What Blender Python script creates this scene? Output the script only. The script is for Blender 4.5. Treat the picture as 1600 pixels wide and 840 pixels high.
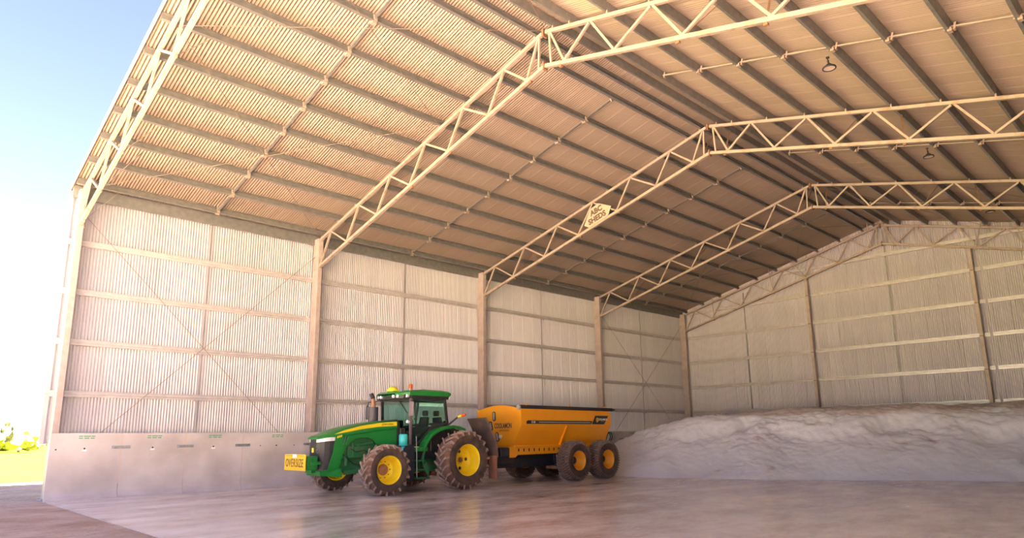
import bpy, math, random
from mathutils import Vector, Matrix
random.seed(7)
sc = bpy.context.scene
for o in list(bpy.data.objects): bpy.data.objects.remove(o)
C = sc.collection
PI = math.pi

# ---------------------------------------------------------------- camera
YAW, PITCH, ROLL, FPX, PY = -0.8068, 0.2011, -0.0114, 1056.65, 466.86
fw = Vector((math.sin(YAW)*math.cos(PITCH), math.cos(YAW)*math.cos(PITCH), math.sin(PITCH)))
r0 = Vector((math.cos(YAW), -math.sin(YAW), 0)); u0 = r0.cross(fw)
Rv = r0*math.cos(ROLL) + u0*math.sin(ROLL); Uv = u0*math.cos(ROLL) - r0*math.sin(ROLL)
cd = bpy.data.cameras.new('camera'); cam = bpy.data.objects.new('camera', cd); C.objects.link(cam)
M = Matrix((Rv, Uv, -fw)).transposed().to_4x4(); M.translation = Vector((26.559, -4.743, 1.838))
cam.matrix_world = M
cd.sensor_width = 36; cd.lens = FPX*36/1600; cd.shift_y = (PY-420)/1600; cd.clip_end = 3000
sc.camera = cam

# ---------------------------------------------------------------- sky, sun, exposure
SUN_EL, SUN_AZ = math.radians(43), math.radians(64)      # azimuth from +Y towards +X
world = bpy.data.worlds.new('sky'); sc.world = world; world.use_nodes = True
nt = world.node_tree; bg = nt.nodes['Background']
sky = nt.nodes.new('ShaderNodeTexSky'); sky.sky_type = 'NISHITA'; sky.sun_disc = False
sky.sun_elevation = SUN_EL; sky.sun_rotation = SUN_AZ; sky.air_density = 1.0; sky.dust_density = 1.5; sky.ozone_density = 1.0
tint = nt.nodes.new('ShaderNodeMix'); tint.data_type = 'RGBA'; tint.blend_type = 'MULTIPLY'; tint.inputs[0].default_value = 1.0; tint.inputs[7].default_value = (0.97, 0.815, 0.97, 1)
nt.links.new(sky.outputs[0], tint.inputs[6]); nt.links.new(tint.outputs[2], bg.inputs[0]); bg.inputs[1].default_value = 0.062
sl = bpy.data.lights.new('sun', 'SUN'); sl.energy = 25.0; sl.angle = 0.01; sl.color = (1, 0.94, 0.89)
so = bpy.data.objects.new('sun', sl); C.objects.link(so)
sd = Vector((math.sin(SUN_AZ)*math.cos(SUN_EL), math.cos(SUN_AZ)*math.cos(SUN_EL), math.sin(SUN_EL)))
so.rotation_euler = sd.to_track_quat('Z', 'Y').to_euler(); so.location = (20, 30, 60)
vs = sc.view_settings; vs.view_transform = 'Standard'; vs.look = 'None'; vs.gamma = 1; vs.exposure = 3.05
vs.use_curve_mapping = False
sc.cycles.max_bounces = 14; sc.cycles.diffuse_bounces = 8; sc.cycles.glossy_bounces = 6; sc.cycles.transparent_max_bounces = 12
sc.cycles.use_denoising = True; sc.cycles.sample_clamp_indirect = 8

# ---------------------------------------------------------------- materials
MATS = {}
def mat(name, c1, c2=None, rough=0.6, metal=0.0, scale=3.0, detail=4, bump=0.0, bscale=40, spec=0.5, stretch=(1,1,1), lo=0.35, hi=0.65, rand=0.0, rough2=None):
    m = bpy.data.materials.new(name); m.use_nodes = True; t = m.node_tree; N = t.nodes; L = t.links
    b = N['Principled BSDF']; b.inputs['Roughness'].default_value = rough; b.inputs['Metallic'].default_value = metal
    b.inputs['Specular IOR Level'].default_value = spec
    b.inputs['Base Color'].default_value = (*c1, 1)
    tc = N.new('ShaderNodeTexCoord'); mp = N.new('ShaderNodeMapping'); mp.inputs['Scale'].default_value = stretch
    L.new(tc.outputs['Object'], mp.inputs[0])
    out = None
    if c2:
        n = N.new('ShaderNodeTexNoise'); n.inputs['Scale'].default_value = scale; n.inputs['Detail'].default_value = detail
        L.new(mp.outputs[0], n.inputs[0])
        r = N.new('ShaderNodeValToRGB'); r.color_ramp.elements[0].position = lo; r.color_ramp.elements[1].position = hi
        r.color_ramp.elements[0].color = (*c1, 1); r.color_ramp.elements[1].color = (*c2, 1)
        L.new(n.outputs[0], r.inputs[0]); out = r.outputs[0]
        if rough2 is not None:
            mr = N.new('ShaderNodeMapRange'); mr.inputs[1].default_value = lo; mr.inputs[2].default_value = hi
            mr.inputs[3].default_value = rough; mr.inputs[4].default_value = rough2
            L.new(n.outputs[0], mr.inputs[0]); L.new(mr.outputs[0], b.inputs['Roughness'])
    if rand:
        oi = N.new('ShaderNodeObjectInfo'); mr = N.new('ShaderNodeMapRange')
        mr.inputs[3].default_value = 1-rand; mr.inputs[4].default_value = 1+rand*0.6
        L.new(oi.outputs['Random'], mr.inputs[0])
        hv = N.new('ShaderNodeHueSaturation'); L.new(mr.outputs[0], hv.inputs['Value'])
        if out: L.new(out, hv.inputs['Color'])
        else: hv.inputs['Color'].default_value = (*c1, 1)
        out = hv.outputs[0]
    if out: L.new(out, b.inputs['Base Color'])
    if bump:
        n2 = N.new('ShaderNodeTexNoise'); n2.inputs['Scale'].default_value = bscale; n2.inputs['Detail'].default_value = 5
        L.new(mp.outputs[0], n2.inputs[0]); bp = N.new('ShaderNodeBump'); bp.inputs['Strength'].default_value = bump; bp.inputs['Distance'].default_value = 0.05
        L.new(n2.outputs[0], bp.inputs['Height']); L.new(bp.outputs[0], b.inputs['Normal'])
    MATS[name] = m; return m
mat('clad', (0.56,0.53,0.565), (0.50,0.47,0.505), rough=0.42, metal=0.35, scale=0.5, rand=0.05)
mat('roofclad', (0.365,0.285,0.215), (0.32,0.247,0.187), rough=0.45, metal=0.35, scale=0.4, rand=0.05)
mat('galv', (0.28,0.27,0.255), (0.22,0.22,0.215), rough=0.45, metal=0.5, scale=5)
mat('girt', (0.60,0.565,0.57), (0.52,0.485,0.49), rough=0.32, metal=0.25, scale=4)
mat('steel', (0.48,0.40,0.37), (0.40,0.32,0.29), rough=0.55, metal=0.1, scale=2.5)
mat('truss', (0.38,0.305,0.25), (0.28,0.165,0.105), rough=0.6, scale=4, lo=0.52, hi=0.78)
mat('rust', (0.28,0.14,0.075), (0.19,0.10,0.06), rough=0.8, scale=9)
mat('rod', (0.30,0.23,0.18), rough=0.6, metal=0.3)
mat('trim', (0.50,0.48,0.49), rough=0.45, metal=0.2)
mat('concrete', (0.68,0.62,0.57), (0.50,0.44,0.395), rough=0.8, scale=0.9, detail=8, lo=0.35, hi=0.72, bump=0.1)
mat('jointrust', (0.66,0.48,0.38), rough=0.9)
mat('plate', (0.42,0.43,0.44), (0.34,0.35,0.36), rough=0.45, metal=0.5, scale=12)
mat('greenink', (0.05,0.36,0.16), rough=0.8)
mat('white', (0.85,0.85,0.85), rough=0.6)
mat('dark', (0.02,0.02,0.022), rough=0.5)
mat('blackplastic', (0.022,0.022,0.026), (0.035,0.033,0.034), rough=0.45, scale=6)
mat('navy', (0.018,0.024,0.035), (0.03,0.033,0.04), rough=0.5, scale=3)
mat('green', (0.012,0.24,0.035), (0.016,0.21,0.036), rough=0.32, scale=1.6)
mat('greendusty', (0.02,0.16,0.05), (0.10,0.12,0.06), rough=0.6, scale=5, lo=0.45, hi=0.75)
mat('yellow', (0.95,0.72,0.012), (0.91,0.64,0.012), rough=0.4, scale=5)
mat('stripe', (0.90,0.72,0.02), rough=0.4)
mat('signyellow', (0.86,0.52,0.02), rough=0.5)
mat('orange', (0.93,0.38,0.012), (0.87,0.34,0.012), rough=0.35, scale=1.2)
mat('rimorange', (0.86,0.38,0.02), (0.78,0.33,0.02), rough=0.4, scale=4)
mat('tyre', (0.055,0.04,0.034), (0.14,0.085,0.058), rough=0.9, scale=3.2, lo=0.35, hi=0.7, bump=0.15, bscale=30)
mat('tread', (0.22,0.11,0.068), (0.12,0.07,0.05), rough=0.95, scale=5, bump=0.15, bscale=30)
mat('lugdust', (0.40,0.31,0.26), (0.26,0.16,0.11), rough=0.95, scale=7)
mat('treadgrey', (0.24,0.19,0.16), (0.17,0.12,0.10), rough=0.95, scale=6)
mat('flap', (0.13,0.075,0.055), (0.07,0.052,0.045), rough=0.8, scale=2.2, lo=0.4, hi=0.6)
mat('flaplow', (0.33,0.13,0.07), (0.22,0.10,0.06), rough=0.85, scale=2.5)
mat('muffler', (0.075,0.07,0.08), rough=0.5)
mat('exhaust', (0.42,0.20,0.10), (0.30,0.16,0.09), rough=0.6, scale=10)
mat('mauve', (0.19,0.14,0.16), rough=0.4)
mat('cyan', (0.06,0.62,0.60), rough=0.35)
mat('amber', (0.80,0.12,0.015), rough=0.25)
mat('lens', (0.82,0.82,0.84), rough=0.15, spec=0.8)
mat('lampglass', (0.60,0.50,0.42), rough=0.3)
mat('seat', (0.02,0.03,0.03), rough=0.8)
mat('tarp', (0.035,0.03,0.032), rough=0.7)
mat('decal', (0.025,0.025,0.03), rough=0.45)
mat('grey', (0.42,0.38,0.34), rough=0.5)
mat('signboard', (0.50,0.41,0.30), (0.45,0.36,0.265), rough=0.6, scale=5)
mat('ink', (0.10,0.06,0.045), rough=0.7)
mat('bark', (0.30,0.24,0.18), (0.22,0.17,0.13), rough=0.9, scale=4)
mat('leaf', (0.115,0.11,0.08), (0.085,0.083,0.06), rough=0.9, scale=0.8)

def glass_mat():
    m = bpy.data.materials.new('cab_glass'); m.use_nodes = True; t = m.node_tree; N = t.nodes; L = t.links
    N.remove(N['Principled BSDF']); out = N['Material Output']
    tr = N.new('ShaderNodeBsdfTransparent'); tr.inputs[0].default_value = (0.74,0.88,0.84,1)
    gl = N.new('ShaderNodeBsdfGlossy'); gl.inputs[0].default_value = (0.9,1,0.97,1); gl.inputs['Roughness'].default_value = 0.03
    fr = N.new('ShaderNodeFresnel'); fr.inputs[0].default_value = 1.5
    mx = N.new('ShaderNodeMixShader'); L.new(fr.outputs[0], mx.inputs[0]); L.new(tr.outputs[0], mx.inputs[1]); L.new(gl.outputs[0], mx.inputs[2])
    L.new(mx.outputs[0], out.inputs[0]); MATS['glass'] = m
glass_mat()

def floor_mat():
    m = bpy.data.materials.new('slab_concrete'); m.use_nodes = True; t = m.node_tree; N = t.nodes; L = t.links; b = N['Principled BSDF']
    tc = N.new('ShaderNodeTexCoord')
    mp = N.new('ShaderNodeMapping'); mp.inputs['Scale'].default_value = (1.0,0.45,1); mp.inputs['Rotation'].default_value = (0,0,0.35); L.new(tc.outputs['Object'], mp.inputs[0])
    n1 = N.new('ShaderNodeTexNoise'); n1.inputs['Scale'].default_value = 0.55; n1.inputs['Detail'].default_value = 12; n1.inputs['Roughness'].default_value = 0.74; L.new(mp.outputs[0], n1.inputs[0])
    r = N.new('ShaderNodeValToRGB'); e = r.color_ramp.elements
    e[0].position = 0.36; e[0].color = (0.50,0.405,0.33,1); e[1].position = 0.66; e[1].color = (0.86,0.80,0.75,1)
    x = r.color_ramp.elements.new(0.5); x.color = (0.70,0.615,0.54,1)
    L.new(n1.outputs[0], r.inputs[0])
    n2 = N.new('ShaderNodeTexNoise'); n2.inputs['Scale'].default_value = 7; n2.inputs['Detail'].default_value = 10; n2.inputs['Roughness'].default_value = 0.7; L.new(mp.outputs[0], n2.inputs[0])
    r2 = N.new('ShaderNodeValToRGB'); r2.color_ramp.elements[0].position = 0.58; r2.color_ramp.elements[1].position = 0.64
    r2.color_ramp.elements[0].color = (0,0,0,1); r2.color_ramp.elements[1].color = (0.75,0.75,0.75,1); L.new(n2.outputs[0], r2.inputs[0])
    mx = N.new('ShaderNodeMix'); mx.data_type = 'RGBA'; L.new(r2.outputs[0], mx.inputs[0]); L.new(r.outputs[0], mx.inputs[6]); mx.inputs[7].default_value = (0.88,0.83,0.80,1)
    L.new(mx.outputs[2], b.inputs['Base Color'])
    mr = N.new('ShaderNodeMapRange'); mr.inputs[1].default_value = 0.3; mr.inputs[2].default_value = 0.7; mr.inputs[3].default_value = 0.10; mr.inputs[4].default_value = 0.28
    L.new(n1.outputs[0], mr.inputs[0]); L.new(mr.outputs[0], b.inputs['Roughness'])
    b.inputs['Specular IOR Level'].default_value = 0.5
    bp = N.new('ShaderNodeBump'); bp.inputs['Strength'].default_value = 0.06; bp.inputs['Distance'].default_value = 0.02; L.new(n2.outputs[0], bp.inputs['Height']); L.new(bp.outputs[0], b.inputs['Normal'])
    MATS['floor'] = m
floor_mat()

def ground_mat():
    m = bpy.data.materials.new('dirt_and_grass'); m.use_nodes = True; t = m.node_tree; N = t.nodes; L = t.links; b = N['Principled BSDF']
    b.inputs['Roughness'].default_value = 0.95; b.inputs['Specular IOR Level'].default_value = 0.1
    tc = N.new('ShaderNodeTexCoord')
    n1 = N.new('ShaderNodeTexNoise'); n1.inputs['Scale'].default_value = 0.6; n1.inputs['Detail'].default_value = 10; n1.inputs['Roughness'].default_value = 0.7; L.new(tc.outputs['Object'], n1.inputs[0])
    r = N.new('ShaderNodeValToRGB'); e = r.color_ramp.elements; e[0].position = 0.32; e[0].color = (0.36,0.235,0.15,1); e[1].position = 0.68; e[1].color = (0.60,0.46,0.35,1); L.new(n1.outputs[0], r.inputs[0])
    n3 = N.new('ShaderNodeTexNoise'); n3.inputs['Scale'].default_value = 0.09; n3.inputs['Detail'].default_value = 6; L.new(tc.outputs['Object'], n3.inputs[0])
    r3 = N.new('ShaderNodeValToRGB'); e = r3.color_ramp.elements; e[0].position = 0.35; e[0].color = (0.24,0.30,0.004,1); e[1].position = 0.65; e[1].color = (0.38,0.38,0.006,1); L.new(n3.outputs[0], r3.inputs[0])
    # grass beyond the bare yard, which is widened out of view for less yellow bounce
    sx = N.new('ShaderNodeSeparateXYZ'); L.new(tc.outputs['Object'], sx.inputs[0])
    def absdist(sock, c, half):
        a = N.new('ShaderNodeMath'); a.operation = 'SUBTRACT'; L.new(sock, a.inputs[0]); a.inputs[1].default_value = c
        a2 = N.new('ShaderNodeMath'); a2.operation = 'ABSOLUTE'; L.new(a.outputs[0], a2.inputs[0])
        a3 = N.new('ShaderNodeMath'); a3.operation = 'SUBTRACT'; L.new(a2.outputs[0], a3.inputs[0]); a3.inputs[1].default_value = half
        return a3.outputs[0]
    dx = absdist(sx.outputs[0], 50, 62); dy = absdist(sx.outputs[1], -40, 100)
    mxx = N.new('ShaderNodeMath'); mxx.operation = 'MAXIMUM'; L.new(dx, mxx.inputs[0]); L.new(dy, mxx.inputs[1])
    ad = N.new('ShaderNodeMath'); ad.operation = 'MULTIPLY_ADD'; L.new(n1.outputs[0], ad.inputs[0]); ad.inputs[1].default_value = 7; L.new(mxx.outputs[0], ad.inputs[2])
    mr = N.new('ShaderNodeMapRange'); mr.inputs[1].default_value = 2.0; mr.inputs[2].default_value = 5.0; L.new(ad.outputs[0], mr.inputs[0])
    mx = N.new('ShaderNodeMix'); mx.data_type = 'RGBA'; L.new(mr.outputs[0], mx.inputs[0]); L.new(r.outputs[0], mx.inputs[6]); L.new(r3.outputs[0], mx.inputs[7])
    L.new(mx.outputs[2], b.inputs['Base Color'])
    n4 = N.new('ShaderNodeTexNoise'); n4.inputs['Scale'].default_value = 5; n4.inputs['Detail'].default_value = 8; L.new(tc.outputs['Object'], n4.inputs[0])
    bp = N.new('ShaderNodeBump'); bp.inputs['Strength'].default_value = 0.6; bp.inputs['Distance'].default_value = 0.12; L.new(n4.outputs[0], bp.inputs['Height']); L.new(bp.outputs[0], b.inputs['Normal'])
    MATS['ground'] = m
ground_mat()

def powder_mat():
    m = bpy.data.materials.new('white_powder'); m.use_nodes = True; t = m.node_tree; N = t.nodes; L = t.links; b = N['Principled BSDF']
    b.inputs['Roughness'].default_value = 0.95; b.inputs['Specular IOR Level'].default_value = 0.1
    tc = N.new('ShaderNodeTexCoord')
    n1 = N.new('ShaderNodeTexNoise'); n1.inputs['Scale'].default_value = 1.1; n1.inputs['Detail'].default_value = 8; n1.inputs['Roughness'].default_value = 0.6
    mp = N.new('ShaderNodeMapping'); mp.inputs['Scale'].default_value = (0.6,0.6,2.2); L.new(tc.outputs['Object'], mp.inputs[0]); L.new(mp.outputs[0], n1.inputs[0])
    r = N.new('ShaderNodeValToRGB'); e = r.color_ramp.elements; e[0].position = 0.62; e[0].color = (0.95,0.955,0.985,1); e[1].position = 0.76; e[1].color = (0.62,0.48,0.40,1); L.new(n1.outputs[0], r.inputs[0])
    # settled brown dust on the flat top of the heap
    sx = N.new('ShaderNodeSeparateXYZ'); L.new(tc.outputs['Object'], sx.inputs[0])
    ad = N.new('ShaderNodeMath'); ad.operation = 'MULTIPLY_ADD'; L.new(n1.outputs[0], ad.inputs[0]); ad.inputs[1].default_value = 0.9; L.new(sx.outputs[2], ad.inputs[2])
    mz = N.new('ShaderNodeMapRange'); mz.inputs[1].default_value = 3.05; mz.inputs[2].default_value = 3.3; mz.inputs[4].default_value = 0.8; L.new(ad.outputs[0], mz.inputs[0])
    mx = N.new('ShaderNodeMix'); mx.data_type = 'RGBA'; L.new(mz.outputs[0], mx.inputs[0]); L.new(r.outputs[0], mx.inputs[6]); mx.inputs[7].default_value = (0.66,0.54,0.48,1)
    L.new(mx.outputs[2], b.inputs['Base Color'])
    n2 = N.new('ShaderNodeTexNoise'); n2.inputs['Scale'].default_value = 3.5; n2.inputs['Detail'].default_value = 8; L.new(tc.outputs['Object'], n2.inputs[0])
    bp = N.new('ShaderNodeBump'); bp.inputs['Strength'].default_value = 0.35; bp.inputs['Distance'].default_value = 0.08; L.new(n2.outputs[0], bp.inputs['Height']); L.new(bp.outputs[0], b.inputs['Normal'])
    MATS['powder'] = m
powder_mat()

# ---------------------------------------------------------------- mesh helpers
class MB:
    def __init__(s, off=(0,0,0)): s.v = []; s.f = []; s.m = []; s.sm = []; s.off = Vector(off)
    def add(s, vs, fs, mi=0, smooth=False):
        b = len(s.v); s.v += [tuple(Vector(p)-s.off) for p in vs]
        for f in fs: s.f.append([b+i for i in f]); s.m.append(mi); s.sm.append(smooth)
        return s
    def box(s, x0, x1, y0, y1, z0, z1, mi=0, bev=0.0):
        if x0 > x1: x0, x1 = x1, x0
        if bev <= 0:
            s.add([(x,y,z) for z in (z0,z1) for y in (y0,y1) for x in (x0,x1)], [(0,2,3,1),(4,5,7,6),(0,1,5,4),(2,6,7,3),(0,4,6,2),(1,3,7,5)], mi)
        else:
            b = min(bev, (x1-x0)/2.01, (y1-y0)/2.01, (z1-z0)/2.01)
            o = [(x0+b,y0),(x1-b,y0),(x1,y0+b),(x1,y1-b),(x1-b,y1),(x0+b,y1),(x0,y1-b),(x0,y0+b)]
            i = [(x0+2*b if p[0] < (x0+x1)/2 else x1-2*b, p[1]) for p in o]
            def ins(p, k): return (min(max(p[0], x0+k), x1-k), min(max(p[1], y0+k), y1-k))
            rings = [[(*ins(p,b), z0) for p in o], [(*p, z0+b) for p in o], [(*p, z1-b) for p in o], [(*ins(p,b), z1) for p in o]]
            s.loft(rings, mi, closed=True, caps=True)
        return s
    def loft(s, rings, mi=0, closed=True, caps=True, smooth=False):
        n = len(rings[0]); vs = [p for r in rings for p in r]; fs = []
        for k in range(len(rings)-1):
            for i in range(n if closed else n-1):
                j = (i+1) % n; fs.append((k*n+i, k*n+j, (k+1)*n+j, (k+1)*n+i))
        s.add(vs, fs, mi, smooth)
        if caps: s.add(rings[0], [tuple(range(n-1,-1,-1))], mi); s.add(rings[-1], [tuple(range(n))], mi)
        return s
    def tube(s, p0, p1, r, n=8, mi=0, r1=None, caps=True, smooth=True):
        p0, p1 = Vector(p0), Vector(p1); d = (p1-p0).normalized(); a = d.orthogonal().normalized(); b = d.cross(a); r1 = r if r1 is None else r1
        R = [[p + (a*math.cos(2*PI*i/n)+b*math.sin(2*PI*i/n))*q for i in range(n)] for p, q in ((p0,r),(p1,r1))]
        return s.loft(R, mi, True, caps, smooth)
    def path(s, pts, r, n=6, mi=0):
        for a, b in zip(pts[:-1], pts[1:]): s.tube(a, b, r, n, mi)
        return s
    def bar(s, p0, p1, w, h, up=(0,0,1), mi=0):
        p0, p1 = Vector(p0), Vector(p1); d = (p1-p0).normalized(); up = Vector(up); a = d.cross(up)
        a = a.normalized() if a.length > 1e-6 else d.orthogonal().normalized(); b = a.cross(d).normalized()
        q = [(-w/2,-h/2),(w/2,-h/2),(w/2,h/2),(-w/2,h/2)]
        return s.loft([[p + a*x + b*y for x, y in q] for p in (p0, p1)], mi)
    def prism(s, outline, lo, hi, axis='x', mi=0):
        # outline in the other two axes: x-> (y,z), y-> (x,z), z-> (x,y)
        def P(p, k): return {'x': (k,p[0],p[1]), 'y': (p[0],k,p[1]), 'z': (p[0],p[1],k)}[axis]
        return s.loft([[P(p,lo) for p in outline], [P(p,hi) for p in outline]], mi)
    def lathe(s, prof, c, axis='x', n=32, mi=0, smooth=True):
        # prof: list of (offset along axis, radius)
        rings = []
        for d, r in prof:
            ring = []
            for i in range(n):
                a = 2*PI*i/n; p, q = r*math.cos(a), r*math.sin(a)
                ring.append((c[0]+d, c[1]+p, c[2]+q) if axis == 'x' else ((c[0]+p, c[1]+q, c[2]+d) if axis == 'z' else (c[0]+p, c[1]+d, c[2]+q)))
            rings.append(ring)
        return s.loft(rings, mi, True, False, smooth)
    def mesh(s, name, mats):
        me = bpy.data.meshes.new(name); me.from_pydata(s.v, [], s.f); me.update()
        if isinstance(mats, str): mats = [mats]
        for k in mats: me.materials.append(MATS[k])
        me.polygons.foreach_set('material_index', s.m); me.polygons.foreach_set('use_smooth', s.sm); me.update()
        return me
    def obj(s, name, mats, parent=None, loc=None):
        return put(name, s.mesh(name, mats), parent, loc)
def put(name, me, parent=None, loc=None, rot=None):
    o = bpy.data.objects.new(name, me); C.objects.link(o)
    if parent: o.parent = parent
    if loc is not None: o.location = loc
    if rot is not None: o.rotation_euler = rot
    return o
def recalc(o):
    import bmesh
    bm = bmesh.new(); bm.from_mesh(o.data); bmesh.ops.recalc_face_normals(bm, faces=bm.faces); bm.to_mesh(o.data); bm.free(); return o
def empty(name, loc=(0,0,0)):
    o = bpy.data.objects.new(name, None); C.objects.link(o); o.location = loc; o.empty_display_size = 0.3; return o
def tag(o, label=None, cat=None, group=None, kind=None):
    if label: o['label'] = label
    if cat: o['category'] = cat
    if group: o['group'] = group
    if kind: o['kind'] = kind
    return o
def text_mesh(name, body, size, m, squash=1.0, shear=0.0, extr=0.003, bold=0.0, spacing=1.0):
    cu = bpy.data.curves.new(name, 'FONT'); cu.body = body; cu.size = size; cu.align_x = 'CENTER'; cu.align_y = 'CENTER'
    cu.extrude = extr; cu.shear = shear; cu.offset = bold; cu.space_character = spacing; cu.resolution_u = 3
    t = bpy.data.objects.new(name, cu); C.objects.link(t)
    bpy.context.view_layer.update()
    me = bpy.data.meshes.new_from_object(t.evaluated_get(bpy.context.evaluated_depsgraph_get()))
    bpy.data.objects.remove(t); bpy.data.curves.remove(cu)
    me.materials.clear(); me.materials.append(MATS[m]); me.name = name
    if squash != 1.0: me.transform(Matrix.Diagonal((squash,1,1,1)))
    return me

# ---------------------------------------------------------------- building dimensions
RX = 13.71; W = 2*RX                       # ridge, full width between inner column faces
YT = [0.0, 9.08, 18.68, 28.45, 38.27]      # frames
SL = 0.262; CA = math.atan(SL)
TOPC, BOTC = 10.47, 9.26                   # chord centre heights at the column
PB = 10.60                                 # underside of the purlins at the column
YF, YB = -0.30, YT[4]+0.34                 # front edge and back of the cladding
XL = -0.60                                 # cladding plane of the left wall

# ---------------------------------------------------------------- ground and floor
g = MB().add([(-900,-700,-0.012),(700,-700,-0.012),(700,900,-0.012),(-900,900,-0.012)], [(0,1,2,3)]).obj('ground', 'ground'); tag(g, 'bare brown dirt yard running out to a bright grass field', 'ground', kind='structure')
fl = MB()
fl.box(-0.75, W+0.75, -0.18, YB+0.1, -0.25, 0.0)
tag(fl.obj('floor', 'floor'), 'smooth stained concrete slab with faint wheel reflections', 'floor', kind='structure')

# ---------------------------------------------------------------- cladding sheets
def sheet_mesh(name, length, m, width=0.8, pitch=0.1, depth=0.055, top=None):
    # local: x across the ribs, y the rib height, z along the sheet; top(x) may trim the upper edge
    mb = MB(); n = int(round(width/pitch))*6; vs = []; fs = []
    for i in range(n+1):
        x = width*i/n; t = (i % 6)/6.0
        y = depth*(0.5-0.5*math.cos(2*PI*t))
        vs += [(x,y,0),(x,y,length if top is None else top(x))]
    for i in range(n): fs.append((2*i,2*i+2,2*i+3,2*i+1))
    mb.add(vs, fs, 0, True); return mb.mesh(name, m)
NSH = int(math.ceil((YB-YF)/0.8))
def csect(mb, p0, p1, web_dir, flange_dir, depth, fl, lip=0.02, t=0.008, mi=0):
    # C-section extruded from p0 to p1; web runs along web_dir (depth), flanges along flange_dir
    a = Vector(web_dir).normalized(); b = Vector(flange_dir).normalized()
    out = [(0,0),(fl,0),(fl,lip),(fl-t,lip),(fl-t,t),(t,t),(t,depth-t),(fl-t,depth-t),(fl-t,depth-lip),(fl,depth-lip),(fl,depth),(0,depth)]
    return mb.loft([[Vector(p)+b*x+a*y for x, y in out] for p in (p0, p1)], mi)

wl = tag(empty('wall_left'), 'tall corrugated steel side wall over grey concrete panels', 'wall', kind='structure')
me = sheet_mesh('cladding_sheet', 8.90, 'clad')
for i in range(NSH):
    put('cladding_sheet', me, wl, (XL, YF+0.8*i, 1.80), (0,0,PI/2))
wr = tag(empty('wall_right'), 'corrugated steel side wall on the camera side of the shed', 'wall', kind='structure')
me = sheet_mesh('cladding_sheet', 10.72, 'clad')
for i in range(NSH):
    put('cladding_sheet', me, wr, (W-XL, YF+0.8*i, -0.05), (0,0,PI/2))
wb = tag(empty('wall_back'), 'corrugated steel gable end wall behind the white heap', 'wall', kind='structure')
nb = int(math.ceil((W-2*XL)/0.8))
def roofz(x): return PB+0.26 + SL*(x if x < RX else W-x)
for i in range(nb):
    x0 = XL+0.8*i
    me = sheet_mesh('cladding_sheet', 1, 'clad', top=lambda x: roofz(x0+x)+0.06)
    put('cladding_sheet', me, wb, (x0, YB, -0.05), None)
ce = tag(empty('ceiling'), 'corrugated roof lining on long steel purlins rising to a ridge', 'ceiling', kind='structure')
SLEN = (RX+1.0)/math.cos(CA)
me = sheet_mesh('roof_sheet', SLEN, 'roofclad', depth=0.05)
for side in (0,1):
    for i in range(NSH):
        # sheet runs up the slope: local z -> slope direction, local x -> Y, local y -> outwards normal
        if side == 0:
            zx = Vector((math.cos(CA),0,math.sin(CA))); o0 = Vector((-1.0, YF+0.8*i, PB+0.255-SL*1.0)); xx = Vector((0,1,0)); yy = zx.cross(xx)
        else:
            zx = Vector((-math.cos(CA),0,math.sin(CA))); o0 = Vector((W+1.0, YF+0.8*(i+1), PB+0.255-SL*1.0)); xx = Vector((0,-1,0)); yy = zx.cross(xx)
        o = put('roof_sheet', me, ce); Mx = Matrix((xx,yy,zx)).transposed().to_4x4(); Mx.translation = o0; o.matrix_local = Mx
# ridge capping over the joint
MB().prism([(RX-0.35,PB+0.31+SL*(RX-0.35)),(RX,PB+0.31+SL*RX),(RX+0.35,PB+0.31+SL*(RX-0.35)),(RX,PB+0.33+SL*RX)], YF, YB+0.05, 'y').obj('ridge_cap', 'galv', ce)
# front barge flashing and wall corner flashing
for sx in (0,1):
    mb = MB(); X = lambda x: x if sx == 0 else W-x
    mb.bar((X(-1.0),YF-0.01,PB+0.27-SL*1.0),(X(RX),YF-0.01,PB+0.27+SL*RX),0.04,0.14); mb.obj('barge_flashing','trim',ce)
MB().box(XL-0.05,XL+0.06,YF-0.03,YF+0.10,1.78,10.55).obj('corner_flashing','trim',wl)
MB().box(XL-0.02,XL+0.06,YF+0.20,YF+0.24,1.80,10.5).obj('corner_flashing','trim',wl)
MB().box(XL-0.03,XL+0.09,YF,YB,1.77,1.81).obj('wall_base_trim','trim',wl)

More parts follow.
